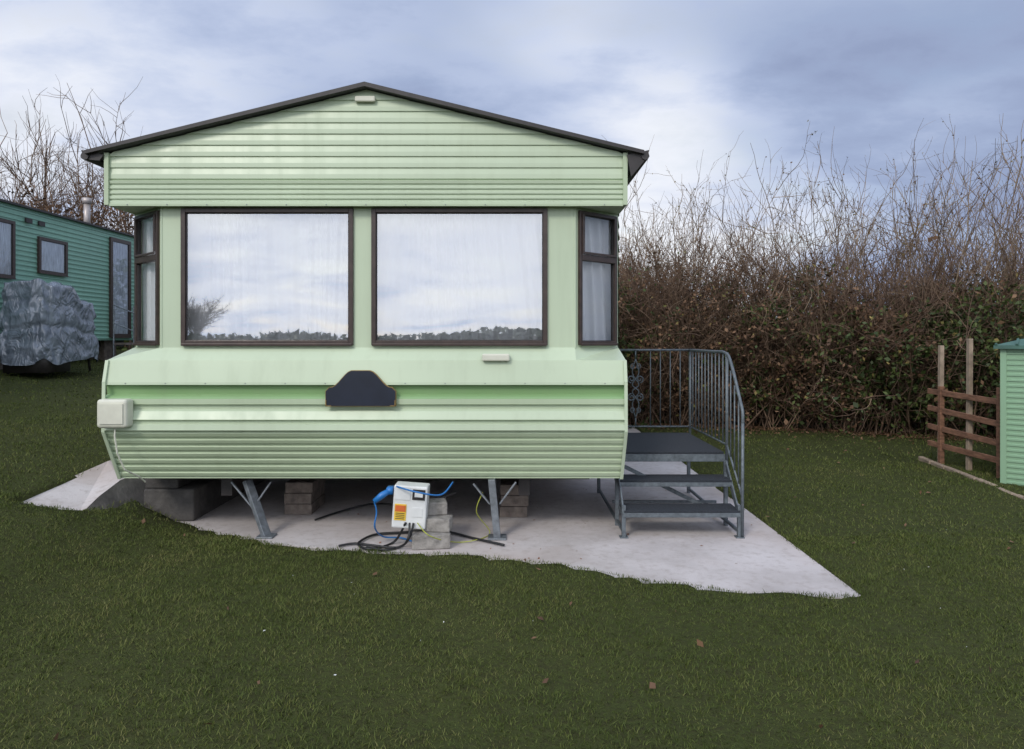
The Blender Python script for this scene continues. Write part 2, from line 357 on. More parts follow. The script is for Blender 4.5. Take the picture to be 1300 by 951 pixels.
for x,sg in ((XL,-1),(XR,1)):
    pr=[(-.15,4.728),(-.30,4.69),(-.64,4.682),(-1.0,4.878)]
    for a,bq in zip(pr[:-1],pr[1:]): mb.beam((x-sg*.008,a[1],a[0]),(x-sg*.008,bq[1],bq[0]),.022,.012)
mb.obj('corner_trim',[GREENB],car)
mb=MB()
for k in range(13):
    x=XL+.15+k*.275
    for (y_,z_) in ((4.6985,-.308),(4.7205,.927)):
        mb.tube([(x,y_,z_),(x,y_-.003,z_)],.0038,6)
mb.obj('rivets',[STEEL],car)
mb=MB()
for x,sg in ((XL,-1),(XR,1)):
    for a,bz,nn in ((-1.0,-.08,13),(-.08,1.28,15)):
        p=(bz-a)/nn
        for i in range(nn):
            z0=a+i*p; z1=z0+p
            pts=[(x+sg*.012,z0),(x+sg*.012,z0+.012),(x,z1)]
            ya=5.10
            for q0,q1 in zip(pts[:-1],pts[1:]): mb.add([(q0[0],ya,q0[1]),(q0[0],YB,q0[1]),(q1[0],YB,q1[1]),(q1[0],ya,q1[1])],[(0,1,2,3)])
mb.prism([(XL,-1),(XR,-1),(XR,1.28),(CX,PK),(XL,1.28)],YB-.02,YB)
mb.box(XR+.014,XR+.03,5.35,6.1,-.80,1.05,1)
mb.obj('side_walls',[GREEN,GREENB],car)
def wallM(a,b):
    a=Vector((a[0],a[1],0)); b=Vector((b[0],b[1],0)); d=(b-a); l=d.length; d.normalize(); n=Vector((0,0,1)).cross(d)
    M=Matrix((( d.x,n.x,0,a.x),(d.y,n.y,0,a.y),(0,0,1,0),(0,0,0,1))); return M,l
mbw=MB(); mbf=MB(); mbg=MB()
def window(M,u0,u1,z0,z1,fw=.033,split=None,mbf=mbf,mbg=mbg,gm=0):
    mbf.M=M; mbg.M=M
    mbf.box(u0,u0+fw,-.022,.02,z0,z1); mbf.box(u1-fw,u1,-.022,.02,z0,z1)
    mbf.box(u0+fw,u1-fw,-.022,.02,z1-fw,z1); mbf.box(u0+fw,u1-fw,-.022,.02,z0,z0+fw)
    mbf.box(u0+.006,u1-.006,-.034,-.0225,z0-.006,z0+.012)
    g=.006
    mbf.box(u0+fw,u0+fw+g,-.010,.012,z0+fw,z1-fw,1); mbf.box(u1-fw-g,u1-fw,-.010,.012,z0+fw,z1-fw,1)
    mbf.box(u0+fw+g,u1-fw-g,-.010,.012,z1-fw-g,z1-fw,1); mbf.box(u0+fw+g,u1-fw-g,-.010,.012,z0+fw,z0+fw+g,1)
    if split:
        mbf.box(u0+fw,u1-fw,-.024,.018,split-.022,split+.022)
        mbf.box(u0+fw-.006,u1-fw+.006,-.032,-.0245,split+.0221,split+.04)
        mbf.box(u0+fw-.006,u0+fw+.014,-.032,-.0225,split+.04,z1-fw); mbf.box(u1-fw-.014,u1-fw+.006,-.032,-.0225,split+.04,z1-fw)
    mbg.add([(u0+fw,0,z0+fw),(u1-fw,0,z0+fw),(u1-fw,0,z1-fw),(u0+fw,0,z1-fw)],[(0,1,2,3)],gm)
M,l=wallM(W1,W2); mbw.M=M; ox=CX-1.453
wins=[((231-650)/180.6-ox,(449-650)/180.6-ox),((472-650)/180.6-ox,(695-650)/180.6-ox)]
zt,zb=.915,-.045
mbw.box(0,l,0,.035,-.07,zb); mbw.box(0,l,0,.035,zt,.935)
us=[0]+[v for wq in wins for v in wq]+[l]
for a,bq in ((us[0],us[1]),(us[2],us[3]),(us[4],us[5])): mbw.box(a,bq,0,.035,zb,zt)
for a,bq in wins: window(M,a,bq,zb,zt,.032)
for a,bq in ((W0,W1),(W2,W3)):
    M,l=wallM(a,bq); mbw.M=M
    mbw.box(0,l,0,.03,-.07,zb); mbw.box(0,l,0,.03,zt-.01,.935); mbw.box(0,.04,0,.03,zb,zt-.01); mbw.box(l-.04,l,0,.03,zb,zt-.01)
    window(M,.03,l-.03,zb,zt-.01,.026,.575,gm=1)
mbw.M=Matrix.Identity(4)
mbw.tube([(W1[0],W1[1]+.004,-.068),(W1[0],W1[1]+.004,.925)],.010,8); mbw.tube([(W2[0],W2[1]+.004,-.068),(W2[0],W2[1]+.004,.925)],.010,8)
mbw.obj('bay_wall',[GREENB],car); mbf.obj('window_frames',[DARKF,BLACK],car,bevel=.003); mbg.obj('window_glass',[GLASS,GLASSB],car)
# curtains
pth=[(XL+.02,5.15),(CX-1.42,4.88),(CX+1.42,4.88),(XR-.02,5.15)]
pts=[]
for a,bq in zip(pth[:-1],pth[1:]):
    a=Vector(a);bq=Vector(bq); k=int((bq-a).length/.006); nv=(bq-a).normalized(); nv=Vector((-nv.y,nv.x))
    for i in range(k):
        p=a+(bq-a)*i/k; pts.append((p,nv))
V=[];rows=14
for j in range(rows):
    zz=-.07+j/(rows-1)*.99
    for i,(p,nv) in enumerate(pts):
        s=i*.006; ph=s*48+12*mnoise.noise(Vector((s*2.0,zz*.22,0))); am=.016*(.4+abs(mnoise.noise(Vector((s*1.3,4,zz*.3))))*2.6)*(1.15-.25*zz)
        q=p+nv*(am*math.sin(ph)+.008*math.sin(ph*2.3+1)); V.append((q.x,q.y,zz))
n=len(pts); idx=np.arange(n*rows).reshape(rows,n)
npmesh('net_curtains',V,np.stack([idx[:-1,:-1],idx[:-1,1:],idx[1:,1:],idx[1:,:-1]],-1).reshape(-1,4),[CURT],car,True)
# roof
mb=MB(); ez=PK+.03-SL*1.915
for sg in (-1,1):
    x0=CX; x1=CX+sg*1.915
    a=[(x0,4.70,PK+.03),(x1,4.70,ez),(x1,YB+.05,ez),(x0,YB+.05,PK+.03)]; 
    mb.add(a+[(x,y,z-.02) for x,y,z in a],[(0,1,2,3),(4,7,6,5),(0,4,5,1),(1,5,6,2),(2,6,7,3)])
    mb.prism([(x0,PK+.033),(x1,ez+.004),(x1,ez-.021),(x0,PK+.003)][::sg],4.668,4.6995,1)
    gx=x1+sg*.012
    mb.tube([(gx,4.69,ez-.03),(gx,YB,ez-.03)],.028,8,1)
    mb.prism([(CX+sg*1.803,ez-.02),(gx+sg*.03,ez+.014),(gx+sg*.004,ez-.05),(CX+sg*1.83,ez-(.17 if sg>0 else .06))],4.70,4.715,1)
mb.obj('pitched_roof',[ROOF,BLACK],car)
mb=MB(); mb.box(CX-.075,CX+.065,4.705,4.735,1.635,1.675); mb.obj('gable_vent',[CREAM],car,bevel=.008)
mb=MB(); x0,_,z0=P(612,458,4.71); mb.box(x0,x0+.19,4.695,4.745,-.155,-.105); mb.obj('shelf_light',[CREAM],car,bevel=.01)
mb=MB(); mb.box((134-650)/184.,(172-650)/184.,4.60,4.70,-.605,-.41)
mb.obj('exterior_socket_box',[CREAM],car,bevel=.022,seg=4)
mb=MB(); mb.box(-2.78,-2.62,4.592,4.60,-.575,-.44); mb.tube([(-2.70,4.65,-.60),(-2.70,4.64,-.66),(-2.685,4.645,-.78),(-2.66,4.69,-.90),(-2.62,4.80,-.97),(-2.61,4.86,-1.02)],.006,6)
mb.obj('socket_cover_and_cable',[CREAM],car)
def plq(gr):
    cx=(459-650)/184.6; pts=[]
    w_=.238+gr; zb_=-.460-gr; 
    pts+=[(cx-w_,zb_),(cx+w_,zb_),(cx+w_,-.36+gr*.3)]
    for i in range(1,22):
        t=i/22; xx=(1-2*t); 
        a=abs(xx); hgt=-.335+.115*(1-(sm(np.array((a-.25)/.62)))) if a<.95 else -.345
        pts.append((cx+w_*xx*.985,float(hgt)+gr))
    pts.append((cx-w_,-.36+gr*.3)); return pts
mb=MB(); mb.prism(plq(.004),4.670,4.69,1); mb.prism(plq(0),4.664,4.6695,0)
cx=(459-650)/184.6
for sx in (-1,1):
    mb.beam((cx+sx*.236,4.661,-.42),(cx+sx*.236,4.661,-.462),.006,.006,1); mb.beam((cx+sx*.2,4.661,-.459),(cx+sx*.239,4.661,-.459),.006,.006,1)
mb.obj('name_plaque',[NAVY,GOLD],car)
mb=MB(); mb.box(XL+.01,XR-.01,4.91,YB-.03,-.998,-.96,0)
for x in (CX-1.1,CX+1.1): mb.box(x-.04,x+.04,5.05,YB-.3,-1.16,-1.0,1)
for y in (5.2,6.6,8.0,9.4): mb.box(CX-1.6,CX+1.6,y,y+.05,-1.07,-1.0,1)
mb.obj('floor_and_chassis',[BLACK,BLACK],car)
mb=MB()
for x in (CX-1.35,CX+1.35):
    mb.tube([(x-.09,9.0,-1.13),(x-.085,9.0,-1.13),(x+.085,9.0,-1.13),(x+.09,9.0,-1.13)],[.24,.28,.28,.24],24)
mb.tube([(CX-1.3,9.0,-1.13),(CX+1.3,9.0,-1.13)],.03,8)
mb.obj('axle_and_wheels',[RUBBER],car)
mb=MB()
for (x,y) in ((-1.72,5.5),(.02,5.42),(-1.72,7.6),(.02,7.6),(-1.72,10.5),(.02,10.5)):
    for k in range(3): 
        jx=random.uniform(-.01,.01); mb.box(x-.11+jx,x+.11+jx,y,y+.40,-1.419+k*.088,-1.335+k*.088)
for k in range(2): mb.box(-1.72-.22,.1,11.4,11.6,-1.419+k*.21,-1.215+k*.21)
mb.obj('block_piers',[BRICK],car,bevel=.006)
mb=MB()
mb.beam(P(314,610,5.0),P(339,682,4.90),.065,.035); mb.beam(P(294,612,4.98),P(322,646,4.96),.02,.012); mb.beam(P(322,644,4.97),P(344,612,4.97),.018,.012)
mb.box(-1.82,-1.70,4.84,4.95,-1.42,-1.408)
mb.beam((-.145,4.86,-1.0),(-.105,4.86,-1.41),.065,.05); mb.beam(P(601,614,4.9),P(622,640,4.87),.022,.012); mb.beam(P(634,640,4.88),P(655,612,4.88),.02,.012); mb.box(-.17,-.04,4.80,4.92,-1.42,-1.405)
mb.obj('corner_steady_legs',[STEEL],car,bevel=.003)

# ------------------------------------------------------------ meter box, blocks, cables
mt=empty('electric_meter_box'); mb=MB()
mb.M=Matrix.Translation((-.695,4.70,-1.145))@Matrix.Rotation(math.radians(4),4,'Y')
mb.box(-.115,.115,-.07,.07,-.145,.145,0); ob=mb.obj('cabinet',[WHITE],mt,bevel=.01)
m2=MB(); m2.M=mb.M; m2.box(-.10,-.02,-.074,-.0705,-.09,.02,1); m2.box(-.095,-.025,-.077,-.0745,-.03,.012,3)
m2.box(-.10,.0,-.074,-.0705,.05,.12,0); m2.box(.015,.1,-.075,-.0705,.055,.125,2); m2.box(.03,.085,-.078,-.0755,.075,.11,0)
m2.box(.02,.09,-.074,-.0705,-.06,.0,0)
for k in range(4): m2.box(-.09,-.03,-.0765,-.0745,-.08+k*.012,-.076+k*.012,2)
m2.obj('labels_and_switches',[WHITE,YEL,BLACK,simple('orange_label',(.6,.13,.03),.5)],mt)
mb=MB(); mb.tube([(-.83,4.64,-1.03),(-.88,4.62,-1.06),(-.93,4.61,-1.10)],[.018,.024,.018],10,0); mb.box(-.85,-.81,4.62,4.70,-1.055,-1.01,0)
mb.obj('blue_plug',[BLUE],mt,True)
mb=MB()
mb.M=Matrix.Translation((-.55,4.64,-1.42))@Matrix.Rotation(.12,4,'Z'); mb.box(-.13,.13,-.05,.11,.001,.10); 
mb.M=Matrix.Translation((-.52,4.70,-1.32))@Matrix.Rotation(-.1,4,'Z'); mb.box(-.09,.10,-.05,.09,.001,.09)
mb.M=Matrix.Translation((-.56,4.80,-1.23))@Matrix.Rotation(.2,4,'Z'); mb.box(-.05,.10,-.06,.08,.001,.09)
mb.obj('concrete_blocks',[simple('grey_concrete_block',(.25,.235,.215),.9,.4,18,.5)],None,bevel=.008)
def spl(pts,k=10):
    pts=[Vector(p) for p in pts]; o=[]
    for i in range(len(pts)-1):
        p0=pts[max(i-1,0)];p1=pts[i];p2=pts[i+1];p3=pts[min(i+2,len(pts)-1)]
        for j in range(k):
            t=j/k; o.append(.5*((2*p1)+(-p0+p2)*t+(2*p0-5*p1+4*p2-p3)*t*t+(-p0+3*p1-3*p2+p3)*t**3))
    return o+[pts[-1]]
cb=empty('power_cables'); gz=-1.405
def g(px,py,lift=0): d=F*(-gz)/(py-430); return ((px-650)/F*d,d,gz+lift)
mb=MB()
mb.tube(spl([(-.93,4.61,-1.10),P(478,650,4.62),P(476,670,4.62),g(487,685,.02),g(510,683),g(530,690)]),.0055,6,0)
mb.tube(spl([P(520,664,4.6),P(518,684,4.55),g(505,695),g(470,692),g(450,690),g(430,693)]),.008,6,1)
mb.tube(spl([P(515,664,4.62),g(500,688),g(470,697),g(455,690),g(475,679),g(510,676),g(560,674),g(600,683),g(640,692)]),.009,6,1)
mb.tube(spl([P(525,664,4.62),P(521,680,4.6),g(512,692),g(490,698),g(465,695)]),.008,6,1)
mb.tube(spl([g(400,660),g(430,650),g(470,648,.05),P(530,640,4.9),P(580,625,5.0)]),.008,6,1)
mb.tube(spl([P(530,664,4.62),P(545,680,4.5),g(575,688),g(602,686),g(622,676),P(605,650,4.9),P(613,625,4.9)]),.0034,6,2)
mb.tube(spl([(-.78,4.62,-1.0),P(530,625,4.5),P(560,628,4.6),P(575,612,4.8)]),.006,6,0)
mb.obj('cable_runs',[BLUE,RUBBER,YC],cb,True)

# ------------------------------------------------------------ steps
st=empty('entrance_steps'); mf=MB(); md=MB()
x0,x1=.80,1.63; pf,pb=5.22,6.30; pz=-.87
md.box(x0+.01,x1-.01,pf+.005,pb-.005,pz-.012,pz+.004)
def frame(xa,xb,ya,yb,zt,h=.05,t=.03):
    mf.box(xa,xb,ya,ya+t,zt-h,zt-.004); mf.box(xa,xb,yb-t,yb,zt-h,zt-.004); mf.box(xa,xa+t,ya+t,yb-t,zt-h,zt-.004); mf.box(xb-t,xb,ya+t,yb-t,zt-h,zt-.004)
frame(x0,x1,pf,pb,pz-.01,.06)
for (ya,z) in ((4.86,-1.23),(5.04,-1.05)):
    md.box(x0+.0,x1-.005,ya+.004,ya+.225,z-.01,z+.004); frame(x0-.01,x1,ya,ya+.23,z-.008,.035,.025)
for x in (x0-.002,x1-.005):
    mf.box(x-.014,x+.014,4.868,4.896,-1.419,-1.19); mf.box(x-.014,x+.014,5.18,5.208,-1.419,-.93); mf.box(x-.014,x+.014,pb-.03,pb-.002,-1.419,-.95)
    mf.beam((x,4.9,-1.25),(x,5.2,-.94),.012,.05); mf.beam((x,4.9,-1.38),(x,6.25,-1.38),.02,.02)
    mf.box(x-.03,x+.03,4.85,4.91,-1.42,-1.412)
mf.beam((x0,5.25,-.95),(x1,5.19,-1.36),.012,.03); mf.beam((x0,5.45,-1.3),(x1,5.45,-1.3),.02,.02)
md.obj('treads',[DECK],st); mf.obj('step_frame',[RAIL],st,bevel=.002)
mr=MB(); rt=-.105; r=.013; xr=x1+.012
mr.tube([(x0+.02,pb,rt),(xr,pb,rt)],.010,8)
mr.tube(spl([(xr,pb,rt),(xr,5.6,rt),(xr,5.26,rt-.005),(xr,5.12,rt-.08),(xr,4.92,-.44),(xr,4.865,-.52),(xr,4.86,-.60)],6),.012,8)
mr.tube([(x0+.02,pb,pz+.06),(xr,pb,pz+.06)],.008,6); mr.tube([(xr,pb,pz+.06),(xr,5.22,pz+.06),(xr,4.87,-1.13)],.008,6)
mr.tube([(xr,4.862,-.6),(xr,4.87,-1.41)],.012,8); mr.tube([(xr,5.22,rt),(xr,5.22,-1.0)],.012,8); mr.tube([(xr,pb,rt),(xr,pb,-1.0)],.012,8); mr.tube([(x0+.02,pb,rt),(x0+.02,pb,-1.0)],.012,8)
for i in range(1,11): 
    y=5.22+(pb-5.22)*i/11; mr.tube([(xr,y,rt),(xr,y,pz+.06)],.0055,6)
for i in range(1,4):
    t=i/4; y=5.22-.36*t; mr.tube([(xr,y,rt-.03-.42*t),(xr,y,pz+.06-.32*t)],.0055,6)
for i in range(1,9):
    x=x0+.02+(xr-x0-.02)*i/9
    if i in (3,4): continue
    mr.tube([(x,pb,rt),(x,pb,pz+.06)],.0055,6)
xc=x0+.02+(xr-x0-.02)*3.5/9
mr.tube([(xc,pb,rt),(xc,pb,rt-.08)],.007,6); mr.tube([(xc,pb,pz+.06),(xc,pb,pz+.14)],.007,6)
def spiral(cx,cz,r0,turns,dirn,ph):
    return [(cx+r0*(1-.75*k/22)*math.cos(ph+dirn*turns*2*math.pi*k/22),pb,cz+r0*(1-.75*k/22)*math.sin(ph+dirn*turns*2*math.pi*k/22)) for k in range(23)]
zc=(rt+pz+.06)/2
for sz in (1,-1):
    for sx in (1,-1):
        mr.tube(spiral(xc+sx*.038,zc+sz*.085,.036,1.3,sx*sz,math.pi/2*-sz),.0055,5)
        mr.tube(spiral(xc+sx*.024,zc+sz*.20,.026,1.2,-sx*sz,math.pi/2*sz),.005,5)
    mr.tube(spl([(xc,pb,zc+sz*.27),(xc+.03,pb,zc+sz*.14),(xc-.03,pb,zc+sz*.04),(xc,pb,zc)],5),.0055,5)
    mr.tube(spl([(xc,pb,zc+sz*.27),(xc-.03,pb,zc+sz*.14),(xc+.03,pb,zc+sz*.04),(xc,pb,zc)],5),.0055,5)
mr.obj('balustrade',[RAIL],st,True)

# ------------------------------------------------------------ neighbour caravan
c2=empty('static_caravan'); WX=-7.8; mb=MB(); ya,yb_=3.5,14.3
nn=27; p=2.1/nn
for i in range(nn):
    z0=i*p
    for (xa,za),(xb,zb_) in (((WX+.014,z0),(WX+.014,z0+.02)),((WX+.014,z0+.02),(WX,z0+.035)),((WX,z0+.035),(WX,z0+p))):
        mb.add([(xa,ya,za),(xa,yb_,za),(xb,yb_,zb_),(xb,ya,zb_)],[(0,1,2,3)])
mb.prism([(WX-3.05,0),(WX,0),(WX,2.1),(WX-1.5,2.42),(WX-3.05,2.1)],ya,ya+.03); mb.prism([(WX-3.05,0),(WX,0),(WX,2.1),(WX-1.5,2.42),(WX-3.05,2.1)],yb_-.03,yb_-.001)
mb.box(WX-3.05,WX-3.02,ya+.03,yb_-.03,0,2.1); mb.box(WX-3,WX-.01,ya+.04,yb_-.04,-.03,.0)
mb.obj('body_walls',[GREEN2],c2)
mb=MB()
for sg,x1_ in ((1,WX+.06),(-1,WX-3.1)):
    a=[(WX-1.5,ya-.05,2.46),(x1_,ya-.05,2.12),(x1_,yb_+.05,2.12),(WX-1.5,yb_+.05,2.46)]
    mb.add(a+[(x,y,z-.03) for x,y,z in a],[(0,1,2,3),(4,7,6,5),(0,4,5,1),(1,5,6,2),(2,6,7,3)])
mb.box(WX+.02,WX+.07,ya,yb_+.04,2.085,2.118,1)
mb.obj('roof_panels',[ROOF,BLACK],c2)
mb=MB(); mb.tube([(WX-.85,13.9,2.2),(WX-.85,13.9,2.74)],.06,12); mb.tube([(WX-.85,13.9,2.75),(WX-.85,13.9,2.86)],.085,12); mb.obj('flue',[simple('flue_metal',(.4,.36,.34),.4,.2,9,0,.3)],c2,True)
mf=MB(); mg=MB(); M,l=wallM((WX+.03,3.5),(WX+.03,14.3))
window(M,9.3-3.5,10.66-3.5,.93,1.83,.05,None,mf,mg); window(M,11.2-3.5,11.92-3.5,1.08,1.68,.05,None,mf,mg); window(M,13.2-3.5,13.9-3.5,.02,1.97,.07,None,mf,mg)
mf.obj('window_frames',[DARKF,BLACK],c2)
mg.obj('window_glass',[glassmat('neighbour_glass',.08)],c2)
mb=MB()
for a,bq,z0,z1 in ((9.35,10.6,.97,1.8),(11.25,11.87,1.12,1.64),(13.27,13.83,.08,1.9)):
    K=60; vs=[];
    for i in range(K+1):
        y=a+(bq-a)*i/K; vs+=[(WX+.022+.004*math.sin(i*1.9),y,z0),(WX+.022+.004*math.sin(i*1.9+.5),y,z1)]
    mb.add(vs,[(2*i,2*i+2,2*i+3,2*i+1) for i in range(K)])
mb.obj('curtains',[simple('grey_net_curtain',(.7,.73,.78),.9,.3,5,vscale=(1,9,1))],c2)
mb=MB(); 
for y in (4.5,7.5,10.6,13.4): mb.box(WX-.6,WX-.2,y,y+.4,-.62,-.03)
mb.box(WX-.35,WX-.27,ya+.1,yb_-.1,-.16,-.03,1); mb.box(WX-2.6,WX-2.5,ya,yb_,-.6,-.03,1)
for y in (10.9,11.2): mb.box(WX+.021,WX+.05,y,y+.14,1.86,1.93,1)
mb.obj('chassis_and_piers',[BRICK,BLACK],c2)
mb=MB()
for k in range(3): mb.box(WX+.1+.25*k,WX+.35+.25*k,13.2,13.9,-.12-.15*k,-.08-.15*k)
for y in (13.2,13.9):
    mb.tube([(WX+.1,y,.65),(WX+.85,y,.35),(WX+.85,y,-.45)],.014,6,1); mb.tube([(WX+.1,y,.65),(WX+.1,y,-.45)],.014,6,1); mb.tube([(WX+.1,y,.3),(WX+.85,y,.0)],.010,6,1)
mb.obj('door_steps',[BRICK,STEEL],c2)

# tarpaulin covered furniture
tp=empty('tarpaulin_covered_furniture')
TARP,nt,b=newmat('grey_tarpaulin'); n1=noiseN(nt,4,3,.6); L(nt,ramp(nt,n1,[(.3,(.10,.12,.15)),(.7,(.25,.285,.34))]),b.inputs['Base Color']); b.inputs['Roughness'].default_value=.2; b.inputs['Specular IOR Level'].default_value=.8
n2=noiseN(nt,4,2,.6,(1,1,.6),2.5); bp=N(nt,'ShaderNodeBump',i={'Strength':.7,'Distance':.08}); L(nt,n2,bp.inputs['Height']); L(nt,bp.outputs[0],b.inputs['Normal'])
V=[];Fc=[];A_=120;R=44; cx,cy=-7.12,10.55; bz=-.46
for j in range(R+12):
    for i in range(A_):
        th=2*math.pi*i/A_; c_,s_=math.cos(th),math.sin(th); e=.42
        ex=math.copysign(abs(c_)**e,c_); ey=math.copysign(abs(s_)**e,s_)
        if j<R: t=j/(R-1); k=1.0
        else: t=1; k=1-(j-R+1)/12
        cin=1-.05*math.exp(-((t-.42-.05*c_)/.04)**2)-.03*math.exp(-((t-.72+.06*s_)/.04)**2)-.05*t
        flare=1+.04*(1-t)
        q=Vector((ex*1.3,ey*1.6,t*1.2)); r1=abs(mnoise.noise(q*2.1+Vector((5,1,2)))); r2=abs(mnoise.noise(q*4.3+Vector((1,8,2))))
        nv=.12*(.3-r1)+.09*(.3-r2)+.03*math.sin(th*9+6*mnoise.noise(q*1.5)+t*4)*(.5+.6*(1-t))
        hm=1.10+.10*mnoise.noise(Vector((c_*k*1.5,s_*k*1.5,3)))+(.16 if ey*k<.1 else -.08)
        zz=(.12+.05*math.sin(th*5)*(1-t)**3+t*(hm-.12)) if j<R else hm+.03*(1-k*k)+.06*mnoise.noise(Vector((ex*k*3,ey*k*3,7)))
        V.append((cx+ex*.38*k*(cin*flare+nv),cy+ey*.66*k*(cin*flare+nv),bz+zz))
for j in range(R+11):
    for i in range(A_): Fc.append((j*A_+i,j*A_+(i+1)%A_,(j+1)*A_+(i+1)%A_,(j+1)*A_+i))
npmesh('tarpaulin',V,Fc,[TARP],tp,True)
mb=MB()
for dx in (-.28,.28):
    for dy in (-.52,-.1,.52): mb.tube([(cx+dx,cy+dy,bz-.06),(cx+dx*.9,cy+dy*.9,bz+.4)],.02,8)
mb.box(cx-.3,cx+.33,cy-.60,cy-.05,bz-.04,bz+.3)
mb.obj('legs',[BLACK],tp,True)

# ------------------------------------------------------------ shed and fence on the right
sh=empty('garden_shed'); sc=Vector((4.83,6.72,0)); RM=Matrix.Translation(sc)@Matrix.Rotation(math.radians(-40),4,'Z')
mb=MB(); mb.M=RM; sx0,sx1,sy0,sy1=0,2.4,0,1.9; zt_=-.10; zb_=-1.47
nn=26; p=(zt_-zb_)/nn
for i in range(nn):
    z0=zb_+i*p
    for a,bq in (((.010,z0),(.010,z0+.018)),((.010,z0+.018),(0,z0+.024)),((0,z0+.024),(0,z0+p))):
        mb.add([(sx0,sy0-a[0],a[1]),(sx1,sy0-a[0],a[1]),(sx1,sy0-bq[0],bq[1]),(sx0,sy0-bq[0],bq[1])],[(0,1,2,3)])
        mb.add([(sx0-a[0],sy0,a[1]),(sx0-a[0],sy1,a[1]),(sx0-bq[0],sy1,bq[1]),(sx0-bq[0],sy0,bq[1])],[(0,3,2,1)])
mb.box(sx0-.02,sx0+.03,sy0-.02,sy0+.03,zb_,zt_); mb.box(sx0,sx1,sy1-.02,sy1,zb_,zt_); mb.box(sx1-.02,sx1,sy0,sy1,zb_,zt_)
mb.obj('shed_walls',[paint('shed_green_cladding',(.24,.39,.25))],sh)
mb=MB(); mb.M=RM; hx=(sx0+sx1)/2
b4=[(sx0-.07,sy0-.07),(sx1+.07,sy0-.07),(sx1+.07,sy1+.07),(sx0-.07,sy1+.07)]; zr=.30
vs=[(x,y,zt_) for x,y in b4]+[(x,y,zt_+.035) for x,y in b4]+[(hx,sy0+.9,zr),(hx,sy1-.9,zr)]
mb.add(vs,[(0,3,2,1),(0,1,5,4),(1,2,6,5),(2,3,7,6),(3,0,4,7),(4,5,8),(5,6,9,8),(6,7,9),(7,4,8,9)])
for i in range(16):
    x=sx0-.05+i*(sx1-sx0+.1)/15; t=min(1,(x-sx0+.07)/(hx-sx0+.07)) if x<hx else min(1,(sx1+.07-x)/(hx-sx0+.07))
    mb.tube([(x,sy0-.075,zt_+.04),(x,sy0-.07+.97*t,zt_+.04+(zr-zt_-.035)*t)],.014,5)
mb.obj('shed_roof',[simple('dark_green_roof_sheet',(.05,.12,.095),.5,.3,8)],sh)
fe=empty('wooden_fence'); mb=MB()
fa=Vector(P(1180,500,8.1)); fb=Vector(P(1273,500,6.95)); fa.z=fb.z=0
def fp(t,z): v=fa.lerp(fb,t); return (v.x,v.y,z)
for k,z in enumerate((-.62,-.82,-1.03,-1.24)):
    mb.beam(fp(-.02,z+.015*math.sin(k*3)),fp(1.02,z-.03+.03*math.sin(k*5)),.022,.062)
for t,h in ((.18,-.55),(.97,-.5),): mb.beam(fp(t,-1.5),fp(t,h),.05,.05)
mb.obj('rails_and_posts',[WOOD],fe,bevel=.004)
mb=MB()
for t,h in ((.17,-.08),(.58,.0)):
    a=Vector(fp(t,-1.48))+Vector((.03,.05,0)); b_=Vector(fp(t,h))+Vector((.04,.05,0)); mb.beam(a,b_,.05,.045)
mb.obj('tall_stakes',[PALEW],fe,bevel=.004)
mb=MB()
for i in range(9):
    t0=i/9; a=Vector((4.40,5.2,-1.44)).lerp(Vector((4.9,8.2,-1.44)),t0); b_=Vector((4.40,5.2,-1.44)).lerp(Vector((4.9,8.2,-1.44)),t0+.105)
    a.x+=random.uniform(-.01,.01); mb.beam(a,b_,.06,.07+random.uniform(-.01,.02))
mb.obj('timber_edging',[PALEW],None,bevel=.01)

# ------------------------------------------------------------ vegetation
TWIG=leafmat('bare_twigs',[(.1,(.060,.040,.028)),(.5,(.14,.088,.060)),(.9,(.27,.19,.13))],.85,1.6)
TWIGL=leafmat('tan_twigs',[(.1,(.10,.068,.045)),(.5,(.22,.155,.10)),(.9,(.38,.29,.20))],.85,1.2)
BRN=leafmat('dead_brown_leaves',[(.1,(.050,.028,.017)),(.5,(.125,.070,.040)),(.9,(.26,.155,.09))],.7,1.6)
IVY=leafmat('ivy_leaves',[(.1,(.016,.028,.008)),(.5,(.048,.070,.020)),(.85,(.10,.125,.036)),(1,(.20,.19,.08))],.5,1.6)
YLF=leafmat('yellowing_leaves',[(.1,(.09,.09,.02)),(.5,(.18,.15,.05)),(.9,(.30,.22,.08))],.6,1.3)
def hline(t):
    t=np.asarray(t); return np.stack([.2+t*8.6, 11.4-2.3*t**1.3],-1)
